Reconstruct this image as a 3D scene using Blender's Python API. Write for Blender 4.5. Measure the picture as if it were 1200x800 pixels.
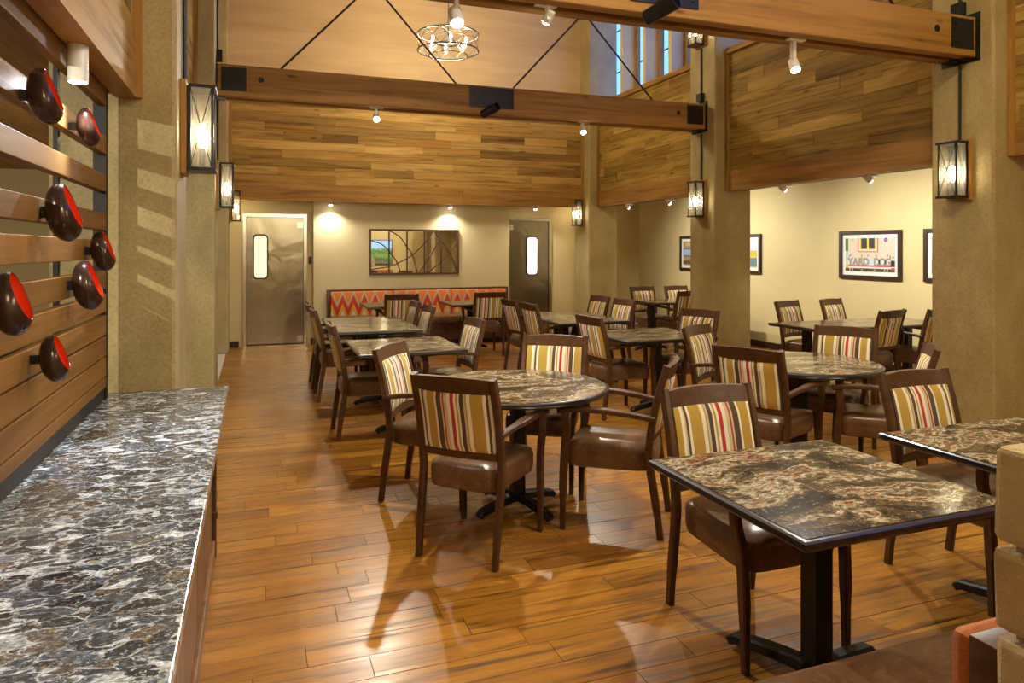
import bpy, bmesh, math, random
from mathutils import Vector, Matrix
random.seed(7)
for o in list(bpy.data.objects): bpy.data.objects.remove(o)
C = bpy.context.scene.collection
SC = bpy.context.scene

# ---------------------------------------------------------------- camera
F_PX, HORIZON, CAM_H = 821.0, 292.0, 1.56
YAW = math.atan(301 / 821)
cam = bpy.data.cameras.new('camera'); cam.sensor_width = 36; cam.sensor_fit = 'HORIZONTAL'
cam.lens = F_PX / 1200 * 36; cam.shift_y = -(400 - HORIZON) / 1200; cam.clip_start = .03
cam_o = bpy.data.objects.new('camera', cam); C.objects.link(cam_o)
cam_o.location = (0, 0, CAM_H); cam_o.rotation_euler = (math.pi / 2, 0, -YAW)
SC.camera = cam_o

# ---------------------------------------------------------------- sky and exposure
w = bpy.data.worlds.new('dusk_sky'); SC.world = w; w.use_nodes = True
wn = w.node_tree.nodes; wl = w.node_tree.links
bg = wn['Background']; bg.inputs[0].default_value = (0.10, 0.24, 0.80, 1); bg.inputs[1].default_value = 3.0
SC.view_settings.view_transform = 'Standard'; SC.view_settings.look = 'None'
SC.view_settings.exposure = 0.72; SC.view_settings.gamma = 1
SC.view_settings.use_curve_mapping = False
SPOT_W, WARM, COOL = 1.0, (1.0, .86, .55), (1.0, .955, .81)

# ---------------------------------------------------------------- mesh helpers
class MB:
    def __init__(s): s.bm = bmesh.new()
    def box(s, x0, x1, y0, y1, z0, z1, bevel=0):
        m = Matrix.Translation(((x0+x1)/2, (y0+y1)/2, (z0+z1)/2)) @ Matrix.Diagonal((abs(x1-x0), abs(y1-y0), abs(z1-z0), 1))
        r = bmesh.ops.create_cube(s.bm, size=1, matrix=m)
        if bevel:
            ed = list({e for v in r['verts'] for e in v.link_edges})
            bmesh.ops.bevel(s.bm, geom=ed, offset=bevel, segments=2, affect='EDGES', profile=.5)
        return s
    def ring(s, pts): return [s.bm.verts.new(p) for p in pts]
    def skin(s, rings, cap=True, closed=False):
        n = len(rings[0])
        prs = list(zip(rings, rings[1:])) + ([(rings[-1], rings[0])] if closed else [])
        for a, b in prs:
            for i in range(n):
                j = (i+1) % n
                s.bm.faces.new((a[i], a[j], b[j], b[i]))
        if cap and not closed:
            s.bm.faces.new(list(reversed(rings[0]))); s.bm.faces.new(rings[-1])
        return s
    def tube(s, pts, r, n=8, closed=False):
        pts = [Vector(p) for p in pts]; rs = r if isinstance(r, (list, tuple)) else [r]*len(pts)
        rings = []; up = None
        for i, p in enumerate(pts):
            if closed: t = pts[(i+1) % len(pts)] - pts[i-1]
            else: t = pts[min(i+1, len(pts)-1)] - pts[max(i-1, 0)]
            t.normalize()
            if up is None: up = Vector((0, 0, 1)) if abs(t.z) < .9 else Vector((1, 0, 0))
            a = t.cross(up).normalized(); b = a.cross(t).normalized(); up = b
            rings.append(s.ring([p + (a*math.cos(2*math.pi*k/n) + b*math.sin(2*math.pi*k/n))*rs[i] for k in range(n)]))
        return s.skin(rings, closed=closed)
    def sweep(s, pts, w, d, fixed=(1, 0, 0)):
        """rectangular bar along pts; w = size along the fixed axis, d = size across"""
        pts = [Vector(p) for p in pts]; f = Vector(fixed).normalized(); rings = []
        ws = w if isinstance(w, (list, tuple)) else [w]*len(pts); ds = d if isinstance(d, (list, tuple)) else [d]*len(pts)
        for i, p in enumerate(pts):
            t = (pts[min(i+1, len(pts)-1)] - pts[max(i-1, 0)]).normalized()
            a = (f - t*f.dot(t)).normalized(); b = t.cross(a).normalized()
            c = min(ws[i], ds[i])*.18; hw, hd = ws[i]/2, ds[i]/2
            rings.append(s.ring([p + a*u + b*v for u, v in ((hw-c, -hd), (hw, -hd+c), (hw, hd-c), (hw-c, hd), (-hw+c, hd), (-hw, hd-c), (-hw, -hd+c), (-hw+c, -hd))]))
        return s.skin(rings)
    def lathe(s, prof, n=24, M=None, cap=True):
        M = M or Matrix()
        rings = [s.ring([M @ Vector((r*math.cos(2*math.pi*k/n), r*math.sin(2*math.pi*k/n), z)) for k in range(n)]) for r, z in prof]
        return s.skin(rings, cap=cap)
    def quad(s, *p): s.bm.faces.new([s.bm.verts.new(q) for q in p]); return s
    def mesh(s, name, mat, smooth=False):
        bmesh.ops.recalc_face_normals(s.bm, faces=s.bm.faces[:])
        me = bpy.data.meshes.new(name); s.bm.to_mesh(me); s.bm.free()
        if mat: me.materials.append(mat)
        if smooth:
            for p in me.polygons: p.use_smooth = True
            try: me.set_sharp_from_angle(angle=math.radians(40))
            except Exception: pass
        return me
    def build(s, name, mat, parent=None, smooth=False):
        o = bpy.data.objects.new(name, s.mesh(name, mat, smooth)); C.objects.link(o)
        if parent: o.parent = parent
        return o

def tag(o, label=None, cat=None, group=None, kind=None):
    if label: o['label'] = label
    if cat: o['category'] = cat
    if group: o['group'] = group
    if kind: o['kind'] = kind
    return o
def empty(name, loc=(0, 0, 0), rz=0, label=None, cat=None, group=None, kind=None):
    o = bpy.data.objects.new(name, None); C.objects.link(o); o.location = loc; o.rotation_euler = (0, 0, rz)
    o.empty_display_size = .1
    return tag(o, label, cat, group, kind)
def copy_tree(o, parent=None):
    c = o.copy(); C.objects.link(c); c.parent = parent
    for ch in list(o.children): copy_tree(ch, c)
    return c
def box_o(name, mat, parent, *a, bevel=0): return MB().box(*a, bevel=bevel).build(name, mat, parent)

# ---------------------------------------------------------------- material helpers
class NT:
    def __init__(s, name):
        s.m = bpy.data.materials.new(name); s.m.use_nodes = True
        s.n = s.m.node_tree.nodes; s.l = s.m.node_tree.links; s.b = s.n['Principled BSDF']
    def nd(s, t, **k):
        x = s.n.new(t)
        for a, v in k.items(): setattr(x, a, v)
        return x
    def pos(s, scale=(1, 1, 1), world=True, offset_random=False):
        if world: src = s.nd('ShaderNodeNewGeometry').outputs['Position']
        else: src = s.nd('ShaderNodeTexCoord').outputs['Object']
        m = s.nd('ShaderNodeMapping'); m.inputs['Scale'].default_value = scale; s.l.new(src, m.inputs[0])
        if offset_random:
            r = s.rand(); mm = s.nd('ShaderNodeMath', operation='MULTIPLY'); s.l.new(r, mm.inputs[0]); mm.inputs[1].default_value = 37.0
            cx = s.nd('ShaderNodeCombineXYZ')
            for i in range(3): s.l.new(mm.outputs[0], cx.inputs[i])
            s.l.new(cx.outputs[0], m.inputs['Location'])
        return m.outputs[0]
    def rand(s):
        g = s.nd('ShaderNodeNewGeometry').outputs['Random Per Island']; o = s.nd('ShaderNodeObjectInfo').outputs['Random']
        a = s.nd('ShaderNodeMath', operation='ADD'); s.l.new(g, a.inputs[0]); s.l.new(o, a.inputs[1])
        f = s.nd('ShaderNodeMath', operation='FRACT'); s.l.new(a.outputs[0], f.inputs[0]); return f.outputs[0]
    def noise(s, vec, scale, detail=6, rough=.55, dist=0):
        x = s.nd('ShaderNodeTexNoise'); x.inputs['Scale'].default_value = scale; x.inputs['Detail'].default_value = detail
        x.inputs['Roughness'].default_value = rough; x.inputs['Distortion'].default_value = dist
        s.l.new(vec, x.inputs['Vector']); return x.outputs['Fac']
    def ramp(s, fac, stops, interp='LINEAR'):
        x = s.nd('ShaderNodeValToRGB'); cr = x.color_ramp; cr.interpolation = interp
        while len(cr.elements) < len(stops): cr.elements.new(.5)
        for e, (p, c) in zip(cr.elements, stops): e.position = p; e.color = (*c, 1) if len(c) == 3 else c
        s.l.new(fac, x.inputs[0]); return x.outputs[0]
    def mix(s, fac, a, b, mode='MIX'):
        x = s.nd('ShaderNodeMix', data_type='RGBA', blend_type=mode)
        for sock, v in ((x.inputs[0], fac), (x.inputs[6], a), (x.inputs[7], b)):
            if isinstance(v, (int, float)): sock.default_value = v
            elif isinstance(v, tuple): sock.default_value = (*v, 1)
            else: s.l.new(v, sock)
        return x.outputs[2]
    def math(s, op, a, b=0):
        x = s.nd('ShaderNodeMath', operation=op)
        for i, v in enumerate((a, b)):
            if isinstance(v, (int, float)): x.inputs[i].default_value = v
            else: s.l.new(v, x.inputs[i])
        return x.outputs[0]
    def bump(s, h, strength=.2, dist=.002):
        x = s.nd('ShaderNodeBump'); x.inputs['Strength'].default_value = strength; x.inputs['Distance'].default_value = dist
        s.l.new(h, x.inputs['Height']); s.l.new(x.outputs[0], s.b.inputs['Normal'])
    def out(s, col=None, rough=.5, metal=0, spec=.5, coat=0):
        if col is not None:
            if isinstance(col, tuple): s.b.inputs['Base Color'].default_value = (*col, 1)
            else: s.l.new(col, s.b.inputs['Base Color'])
        if isinstance(rough, (int, float)): s.b.inputs['Roughness'].default_value = rough
        else: s.l.new(rough, s.b.inputs['Roughness'])
        s.b.inputs['Metallic'].default_value = metal; s.b.inputs['Specular IOR Level'].default_value = spec
        s.b.inputs['Coat Weight'].default_value = coat
        return s.m

def plain(name, col, rough=.5, metal=0, var=.06, scale=30, bump=0, spec=.5):
    t = NT(name); v = t.pos(world=False)
    f = t.noise(v, scale, 4)
    c2 = tuple(min(1, c*(1+var*2)) for c in col); c1 = tuple(c*(1-var*2) for c in col)
    c = t.ramp(f, [(.3, c1), (.7, c2)])
    if bump: t.bump(f, bump)
    return t.out(c, rough, metal, spec)
def wood(name, base_stops, axis, rough=.4, grain=.35, knots=True, coat=0, gscale=1.0, cloud=.75, spec=.22):
    """planks: one tone for each plank by random number, grain along the given axis"""
    t = NT(name); sc = {'x': (1.2, 22, 22), 'y': (22, 1.2, 22), 'z': (22, 22, 1.2)}[axis]
    sc = tuple(k*gscale for k in sc)
    v = t.pos(sc, True, True); r = t.rand()
    base = t.ramp(r, base_stops, 'LINEAR')
    f1 = t.noise(v, 1.0, 8, .62, .6)
    g = t.ramp(f1, [(.30, (1-grain*1.5,)*3), (.5, (1, 1, 1)), (.72, (1+grain*.5,)*3)])
    c = t.mix(1.0, base, g, 'MULTIPLY')
    sc2 = {'x': (.5, 5, 5), 'y': (5, .5, 5), 'z': (5, 5, .5)}[axis]
    f2 = t.noise(t.pos(sc2, True, True), 1.0, 3, .5, 1.2)
    c = t.mix(cloud, c, t.ramp(f2, [(.3, (.66, .60, .52)), (.55, (1, 1, 1)), (.8, (1.15, 1.13, 1.08))]), 'MULTIPLY')
    if knots:
        sk = {'x': (1.6, 5, 5), 'y': (5, 1.6, 5), 'z': (5, 5, 1.6)}[axis]
        vo = t.nd('ShaderNodeTexVoronoi'); t.l.new(t.pos(sk, True, True), vo.inputs['Vector']); vo.inputs['Scale'].default_value = 1.0
        k = t.ramp(vo.outputs['Distance'], [(.03, (.25, .15, .1)), (.11, (1, 1, 1))])
        c = t.mix(.8, c, k, 'MULTIPLY')
    t.bump(f1, .25, .0015)
    rr = t.ramp(f1, [(.3, (rough+.1,)*3), (.7, (rough-.06,)*3)])
    return t.out(c, rr, 0, spec, coat)

M = {}
# floor: amber hickory
M['floor'] = wood('hickory_floor', [(0, (.27, .105, .012)), (.25, (.36, .152, .017)), (.5, (.31, .126, .014)), (.75, (.40, .178, .023)), (1, (.34, .140, .016))], 'x', rough=.28, grain=.55, knots=False, gscale=1.5, cloud=.7, spec=.45)
CED = [(0, (.17, .092, .030)), (.18, (.44, .26, .062)), (.34, (.22, .122, .032)), (.52, (.52, .325, .090)), (.7, (.34, .18, .040)), (.84, (.58, .37, .115)), (1, (.20, .11, .028))]
M['cedar_x'] = wood('cedar_planks_across', CED, 'x', rough=.5, grain=.4, spec=.14)
M['cedar_y'] = wood('cedar_planks_along', [(0, (.18, .110, .028)), (.2, (.42, .27, .065)), (.4, (.26, .160, .038)), (.6, (.48, .32, .085)), (.8, (.32, .195, .046)), (1, (.40, .26, .065))], 'y', rough=.52, grain=.4, spec=.12)
BEAM = [(0, (.33, .170, .040)), (1, (.39, .205, .052))]
M['beam_x'] = wood('fir_beam_across', BEAM, 'x', rough=.5, grain=.3, gscale=.7)
M['beam_y'] = wood('fir_beam_along', BEAM, 'y', rough=.52, grain=.3, gscale=.7, knots=False)
M['beam_z'] = wood('fir_trim_upright', BEAM, 'z', rough=.42, grain=.3, gscale=.7, knots=False)
M['slat'] = wood('brown_stained_slat', [(0, (.20, .090, .018)), (1, (.27, .128, .028))], 'y', rough=.48, grain=.25, knots=False, gscale=.8, spec=.16)
M['walnut'] = plain('walnut_frame', (.080, .035, .013), .40, var=.15, scale=25, spec=.35)
M['cabinet'] = wood('walnut_cabinet', [(0, (.17, .08, .03)), (1, (.24, .12, .05))], 'z', rough=.35, knots=False)
M['ebony'] = plain('dark_table_edge', (.016, .011, .009), .28, var=.1)
M['black_metal'] = plain('black_metal', (.012, .012, .013), .38, .3, var=.1)
M['rail_black'] = plain('black_paint', (.006, .005, .005), .5, var=.1)
M['white_metal'] = plain('white_enamel', (.78, .76, .70), .35, var=.03)
M['cream'] = plain('cream_wall_paint', (.64, .53, .28), .75, var=.015, scale=2)
M['cream_grey'] = plain('greige_wall_paint', (.58, .485, .285), .75, var=.015, scale=2)
M['upper'] = None
M['ceil'] = plain('warm_plaster_ceiling', (.58, .43, .25), .8, var=.02, scale=2)
M['tile'] = plain('pale_floor_tile', (.66, .62, .55), .35, var=.03, scale=4)
M['baseboard'] = plain('dark_baseboard', (.035, .016, .008), .4, var=.1)
M['joint'] = plain('dark_floor_joint', (.045, .017, .005), .6)

t = NT('plywood_gable'); v = t.pos((.5, .5, 5)); f = t.noise(v, 1.3, 6, .6, .5)
M['upper'] = t.out(t.ramp(f, [(.3, (.48, .33, .17)), (.7, (.58, .41, .225))]), .6, 0, .2)

t = NT('tan_concrete'); v = t.pos((1, 1, .6))
f1 = t.noise(v, 2.2, 6, .6, .4); f2 = t.noise(t.pos(), 60, 8, .7)
c = t.ramp(f1, [(.25, (.28, .210, .085)), (.5, (.38, .295, .130)), (.75, (.48, .385, .185))])
c = t.mix(.85, c, t.ramp(f2, [(.30, (.66, .63, .55)), (.5, (1, 1, 1)), (.70, (1.2, 1.18, 1.12))]), 'MULTIPLY')
t.bump(f2, .35, .003); M['concrete'] = t.out(c, .62)

def striped():
    t = NT('striped_upholstery'); v = t.pos(world=False)
    s = t.nd('ShaderNodeSeparateXYZ'); t.l.new(v, s.inputs[0])
    o = t.nd('ShaderNodeObjectInfo').outputs['Random']
    u = t.math('ADD', t.math('DIVIDE', s.outputs[0], .36), t.math('ADD', t.math('MULTIPLY', o, .30), 10.35))
    u = t.math('FRACT', u)
    G, W, B, CR, R = (.48, .31, .045), (.86, .80, .65), (.085, .050, .032), (.62, .54, .33), (.48, .030, .028)
    st = [(0, G), (.13, W), (.16, B), (.235, CR), (.26, R), (.285, CR), (.33, W), (.38, R), (.435, W), (.47, G), (.50, W), (.525, B), (.585, CR), (.61, G), (.63, W), (.685, G), (.86, W), (.90, B), (.935, CR), (.96, W)]
    c = t.ramp(u, st, 'CONSTANT')
    f = t.noise(v, 380, 2)
    c = t.mix(.35, c, t.ramp(f, [(.3, (.72, .72, .72)), (.7, (1.2, 1.2, 1.2))]), 'MULTIPLY')
    t.bump(f, .15, .001); t.b.inputs['Sheen Weight'].default_value = .15
    return t.out(c, .8)
M['stripe'] = striped()

t = NT('brown_leather'); v = t.pos(world=False)
f = t.noise(v, 9, 8, .7, .8); f2 = t.noise(v, 160, 3)
c = t.ramp(f, [(.28, (.080, .036, .016)), (.55, (.150, .075, .034)), (.75, (.25, .14, .070))])
fs = t.noise(v, 26, 9, .8, 2.2)
c = t.mix(t.ramp(fs, [(.54, (0, 0, 0)), (.60, (.55, .55, .55)), (.64, (0, 0, 0))]), c, (.30, .19, .10))
t.bump(f2, .12, .001); M['leather'] = t.out(c, .28)

def granite_table():
    t = NT('gold_granite_top'); v = t.pos()
    n0 = t.nd('ShaderNodeTexNoise'); n0.inputs['Scale'].default_value = 2.2; n0.inputs['Detail'].default_value = 4; t.l.new(v, n0.inputs['Vector'])
    mp = t.nd('ShaderNodeMapping'); mp.inputs['Rotation'].default_value = (0, 0, .62); mp.inputs['Scale'].default_value = (2.2, 6.5, 4); t.l.new(v, mp.inputs[0])
    va = t.nd('ShaderNodeVectorMath', operation='ADD'); t.l.new(mp.outputs[0], va.inputs[0])
    vs = t.nd('ShaderNodeVectorMath', operation='SCALE'); vs.inputs[3].default_value = 2.6; t.l.new(n0.outputs['Color'], vs.inputs[0]); t.l.new(vs.outputs[0], va.inputs[1])
    f = t.noise(va.outputs[0], 1.15, 10, .66, .4)
    c = t.ramp(f, [(.36, (.010, .009, .008)), (.44, (.040, .030, .020)), (.475, (.20, .125, .045)), (.495, (.05, .038, .026)), (.52, (.42, .33, .17)), (.545, (.60, .55, .43)), (.565, (.30, .20, .09)), (.585, (.38, .13, .035)), (.61, (.10, .07, .04)), (.65, (.46, .40, .27)), (.69, (.02, .017, .014))])
    f3 = t.noise(t.pos((1, 1.5, 1)), 46, 9, .75)
    c = t.mix(.95, c, t.ramp(f3, [(.36, (.10, .09, .08)), (.5, (.8, .8, .78)), (.66, (1.9, 1.8, 1.65))]), 'MULTIPLY')
    f4 = t.noise(t.pos(), 62, 6, .7)
    c = t.mix(1.0, c, (.74, .74, .76), 'MULTIPLY')
    c = t.mix(t.ramp(f4, [(.57, (0, 0, 0)), (.65, (.65, .65, .65))]), c, (.40, .36, .27))
    return t.out(c, .17, 0, .28)
M['granite'] = granite_table()
def granite_counter():
    t = NT('black_and_white_granite')
    base = t.pos((1, 1.6, 1))
    def warp(scale, amt):
        n0 = t.nd('ShaderNodeTexNoise'); n0.inputs['Scale'].default_value = scale; n0.inputs['Detail'].default_value = 6; t.l.new(base, n0.inputs['Vector'])
        vs = t.nd('ShaderNodeVectorMath', operation='SCALE'); vs.inputs[3].default_value = amt; t.l.new(n0.outputs['Color'], vs.inputs[0])
        va = t.nd('ShaderNodeVectorMath', operation='ADD'); t.l.new(base, va.inputs[0]); t.l.new(vs.outputs[0], va.inputs[1]); return va.outputs[0]
    va = warp(11, .13)
    vo = t.nd('ShaderNodeTexVoronoi', feature='DISTANCE_TO_EDGE'); vo.inputs['Scale'].default_value = 17; t.l.new(va, vo.inputs['Vector'])
    vc = t.nd('ShaderNodeTexVoronoi'); vc.inputs['Scale'].default_value = 17; t.l.new(va, vc.inputs['Vector'])
    sp = t.nd('ShaderNodeSeparateColor'); t.l.new(vc.outputs['Color'], sp.inputs[0])
    stone = t.ramp(sp.outputs[0], [(0, (.012, .013, .016)), (.3, (.036, .042, .052)), (.55, (.075, .092, .120)), (.72, (.022, .022, .024)), (.82, (.10, .070, .042)), (.88, (.13, .16, .20)), (.96, (.55, .58, .62))])
    fine = t.noise(t.pos((1, 1.6, 1)), 75, 8, .72)
    stone = t.mix(.95, stone, t.ramp(fine, [(.3, (.22, .22, .23)), (.48, (.9, .9, .9)), (.68, (2.6, 2.6, 2.6))]), 'MULTIPLY')
    big = t.noise(t.pos(), 4.5, 6, .62, .5)
    wd = t.ramp(big, [(.38, (.0,)*3), (.50, (.055,)*3), (.70, (.30,)*3)])
    d = t.math('SUBTRACT', vo.outputs['Distance'], t.math('MULTIPLY', wd, t.math('ADD', t.noise(va, 30, 5, .65), .15)))
    edge = t.ramp(d, [(.0, (1, 1, 1)), (.045, (0, 0, 0))])
    mat = t.ramp(t.noise(va, 42, 6, .66, 1.2), [(.32, (.03, .035, .04)), (.42, (.24, .29, .34)), (.455, (.42, .29, .10)), (.485, (.40, .47, .54)), (.57, (.80, .90, 1.0)), (.64, (.10, .125, .155))])
    brk = t.ramp(t.noise(va, 24, 6, .7), [(.43, (0, 0, 0)), (.53, (1, 1, 1))])
    c = t.mix(t.math('MULTIPLY', edge, brk), stone, mat)
    fl = t.ramp(t.noise(t.pos((1, 1.5, 1)), 95, 7, .75, .6), [(.55, (0, 0, 0)), (.63, (1, 1, 1))])
    patch = t.ramp(t.noise(base, 9, 5, .65, .6), [(.42, (.12, .12, .12)), (.60, (1, 1, 1))])
    c = t.mix(t.math('MULTIPLY', fl, patch), c, (.78, .86, .95))
    gd = t.ramp(t.noise(t.pos(), 60, 4, .6), [(.63, (0, 0, 0)), (.70, (.8, .8, .8))])
    c = t.mix(gd, c, (.46, .30, .10))
    return t.out(c, .13)
M['counter'] = granite_counter()

t = NT('brushed_steel'); v = t.pos((60, 60, .6), world=False); f = t.noise(v, 2, 3)
n2 = t.noise(t.pos(world=False), 1.7, 2, .5, 1.5)
bsum = t.math('ADD', t.math('MULTIPLY', f, .02), t.math('MULTIPLY', n2, .9)); t.bump(bsum, .17, .05)
M['steel'] = t.out(t.ramp(f, [(.2, (.27, .235, .175)), (.8, (.36, .315, .24))]), .20, 1.0)
M['chrome'] = plain('satin_chrome', (.62, .58, .52), .2, 1.0, var=.02)
M['mirror'] = plain('mirror_silver', (.85, .83, .78), .02, 1.0, var=0)
t = NT('orange_chevron_fabric'); s_ = t.nd('ShaderNodeSeparateXYZ'); t.l.new(t.pos(world=False), s_.inputs[0])
tri = t.math('PINGPONG', s_.outputs[0], .088)
h = t.math('SUBTRACT', s_.outputs[2], t.math('MULTIPLY', tri, 2.44))
u = t.math('FRACT', t.math('ADD', t.math('DIVIDE', h, .62), 9.547))
M['chevron'] = t.out(t.ramp(u, [(0, (.70, .64, .52)), (.10, (.70, .36, .045)), (.28, (.52, .045, .022)), (.52, (.44, .36, .20)), (.64, (.66, .17, .03))], 'CONSTANT'), .85)
M['orange_fabric'] = plain('orange_fabric', (.42, .13, .035), .85, var=.1, scale=200)
t = NT('gold_sandstone'); f = t.noise(t.pos(), 6, 8, .65, .5); r_ = t.rand()
c = t.mix(.6, t.ramp(f, [(.25, (.28, .17, .05)), (.5, (.52, .38, .16)), (.75, (.66, .54, .30))]), t.ramp(r_, [(0, (.55, .34, .08)), (.35, (.80, .68, .42)), (.7, (.72, .50, .15)), (1, (.62, .44, .16))]))
t.bump(t.noise(t.pos(), 24, 8, .7), .9, .02); M['stone'] = t.out(c, .8)
M['mortar'] = plain('pale_mortar', (.42, .34, .20), .9, var=.1)
M['bowl_out'] = plain('dark_bronze_lacquer', (.045, .022, .016), .2, .35, var=.1, scale=8)
M['bowl_in'] = plain('orange_red_lacquer', (.78, .075, .012), .3, var=.05, scale=8)

def emit(name, col, s):
    t = NT(name); t.b.inputs['Emission Color'].default_value = (*col, 1); t.b.inputs['Emission Strength'].default_value = s
    return t.out(col, .4)
M['bulb'] = emit('warm_bulb', (1, .86, .62), 40)
M['spot_lens'] = emit('white_spot_lens', (1, .97, .92), 40)
M['kitchen'] = emit('lit_kitchen_behind_pane', (.90, .86, .66), .42)
M['kitchen_white'] = emit('bright_kitchen_behind_pane', (.90, .96, 1.0), .62)
def thin_glass(name, tint, gl=.12, milky=0):
    t = NT(name); n, l = t.n, t.l
    tr = t.nd('ShaderNodeBsdfTransparent'); tr.inputs[0].default_value = (*tint, 1)
    g = t.nd('ShaderNodeBsdfGlossy'); g.inputs['Roughness'].default_value = .05
    mx = t.nd('ShaderNodeMixShader'); mx.inputs[0].default_value = gl
    src = tr.outputs[0]
    if milky:
        tl = t.nd('ShaderNodeBsdfTranslucent'); tl.inputs[0].default_value = (.9, .86, .76, 1)
        m2 = t.nd('ShaderNodeMixShader'); m2.inputs[0].default_value = milky; l.new(src, m2.inputs[1]); l.new(tl.outputs[0], m2.inputs[2]); src = m2.outputs[0]
    l.new(src, mx.inputs[1]); l.new(g.outputs[0], mx.inputs[2]); l.new(mx.outputs[0], n['Material Output'].inputs[0])
    return t.m
M['glass'] = thin_glass('clear_glass', (.95, .96, 1), .08)
M['lamp_glass'] = thin_glass('seeded_lamp_glass', (.90, .88, .82), .10, .06)
def flat(name, col): return plain(name, col, .6, var=.02)

# ---------------------------------------------------------------- lamps
def spot(loc, target, watts, angle=70, blend=.6, col=COOL, r=.03, parent=None):
    d = bpy.data.lights.new('spot_beam', 'SPOT'); d.energy = watts; d.spot_size = math.radians(angle); d.spot_blend = blend
    d.color = col; d.shadow_soft_size = r
    o = bpy.data.objects.new('spot_beam', d); C.objects.link(o); o.location = loc
    o.rotation_euler = (Vector(target) - Vector(loc)).to_track_quat('-Z', 'Y').to_euler()
    return o
def point(loc, watts, col=WARM, r=.03):
    d = bpy.data.lights.new('bulb_light', 'POINT'); d.energy = watts; d.color = col; d.shadow_soft_size = r
    o = bpy.data.objects.new('bulb_light', d); C.objects.link(o); o.location = loc; return o

# ---------------------------------------------------------------- room shell
XL, XR, YB, S = -.38, 5.61, 11.97, 3.67
PY = {0: .31, 1: 3.98, 2: 7.64, 3: 11.3, -1: -3.36}
PW, PD = .57, .56
PBOT, PTOP = 2.32, 4.10
RPX = 5.79; LPX = -.565
WX, AY = 7.60, 12.95      # aisle side wall, aisle end wall
CEIL = 6.3

def struct(name, mat, *a, parent=None, kind='structure'):
    o = MB().box(*a).build(name, mat, parent)
    if not parent: tag(o, kind=kind)
    return o

# floor with single boards
floor = struct('floor', M['joint'], -.41, WX, -4, AY, -.05, -.004)
tag(floor, label='amber brown hickory plank floor of the dining hall')
struct('floor_tile', M['tile'], -4.2, -.41, -4, AY, -.05, -.002)
bpy.data.objects['floor_tile']['label'] = 'pale tiled floor strip beyond the left concrete pillars'
def project(X, Y, Z):
    d = X*math.sin(YAW) + Y*math.cos(YAW)
    if d < .2: return None
    return 600 + F_PX*(X*math.cos(YAW) - Y*math.sin(YAW))/d, HORIZON + F_PX*(CAM_H - Z)/d, d
unit = MB().box(-.5, .5, -.5, .5, -.5, .5).mesh('board', M['floor'])
BW = .146; rows = int((AY + 4)/BW); boards = []
for r in range(rows):
    y0 = -4 + r*BW; x = -.41 - random.random()*.8
    while x < WX:
        ln = random.choice((.45, .62, .8, .95, 1.1, 1.3))*random.uniform(.9, 1.1); a, b = max(x, -.41), min(x + ln, WX)
        if b - a > .03:
            p = project((a+b)/2, y0 + BW/2, 0); area = 0
            if p and -60 < p[0] < 1260 and p[1] < 840: area = (b-a)*BW/p[2]**3
            boards.append((area, a, b, y0, random.uniform(-.0007, .0007)))
        x += ln
boards.sort(key=lambda q: -q[0])
rest = MB()
for i, (ar, a, b, y0, dz) in enumerate(boards):
    g = .0015
    if i < 300:
        o = bpy.data.objects.new('board', unit); C.objects.link(o); o.parent = floor
        o.location = ((a+b)/2, y0 + BW/2, -.006 + dz); o.scale = (b-a-2*g, BW-2*g, .012)
    else: rest.box(a+g, b-g, y0+g, y0+BW-g, -.012+dz, dz)
tag(rest.build('board_field', M['floor'], floor), kind='stuff')

# walls
def wall(name, mat, label, *a):
    o = struct(name, mat, *a); o['label'] = label; return o
# back wall with two door openings, raised middle section
D1 = (-.185, .797); D2 = (4.26, 5.16); DH = 2.13
bw = MB()
bw.box(-4.2, -.5, YB, YB+.15, 0, 2.9).box(-.5, D1[0], YB, YB+.15, 0, PBOT+.1).box(D1[1], D2[0], YB, YB+.15, 0, PBOT+.1).box(D2[1], 6.1, YB, YB+.15, 0, PBOT+.1)
bw.box(D1[0], D1[1], YB, YB+.15, DH, PBOT+.1).box(D2[0], D2[1], YB, YB+.15, DH, PBOT+.1)
wb = bw.build('wall_back', M['cream']); tag(wb, 'cream painted back wall below the timber cladding', kind='structure')
wall('wall_back_center', M['cream_grey'], 'greige raised middle section of the back wall behind the banquette', .892, 4.28, YB-.16, YB-.001, 0, PBOT+.02)
wall('wall_back_upper', M['upper'], 'tan plywood gable wall above the back timber cladding', -4.2, 6.2, YB-.31, YB-.29, PTOP-.05, CEIL)
wall('ceiling_back_soffit', M['ceil'], 'plaster soffit behind the foot of the back cladding', -.32, XR-.005, YB-.335, YB-.001, PBOT+.025, PBOT+.06)
wall('wall_right', M['cream'], 'cream side wall of the right aisle hung with pictures', WX, WX+.15, -4, AY+.15, 0, 3.0)
wall('wall_aisle_end', M['cream'], 'cream end wall of the right aisle', 6.1, WX+.15, AY, AY+.15, 0, 3.0)
wall('wall_aisle_return', M['cream'], 'narrow cream return wall behind the far right pillar', 6.02, 6.12, YB, AY, 0, 3.0)
wall('ceiling_aisle', M['ceil'], 'cream ceiling of the right aisle', RPX+.15, WX+.15, -4, AY+.15, 2.75, 2.85)
wall('ceiling', M['ceil'], 'high plaster ceiling over the dining hall', -4.2, 6.6, -4.2, AY+.15, CEIL, CEIL+.1)
wall('wall_front', M['cream'], 'cream wall behind the viewpoint', -4.2, WX+.15, -4.15, -4, 0, CEIL)
wall('wall_left', M['cream'], 'cream wall of the room beyond the slatted screen', -4.2, -4.05, -4, YB+.15, 0, 3.0)
wall('ceiling_left', M['beam_y'], 'low timber ceiling beyond the slatted screen', -4.2, LPX-.16, -4, YB, 2.72, 2.8)
wall('wall_left_upper', M['upper'], 'upper left wall above the timber cladding', LPX-.3, LPX-.2, -4, YB, PTOP, CEIL)
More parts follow.
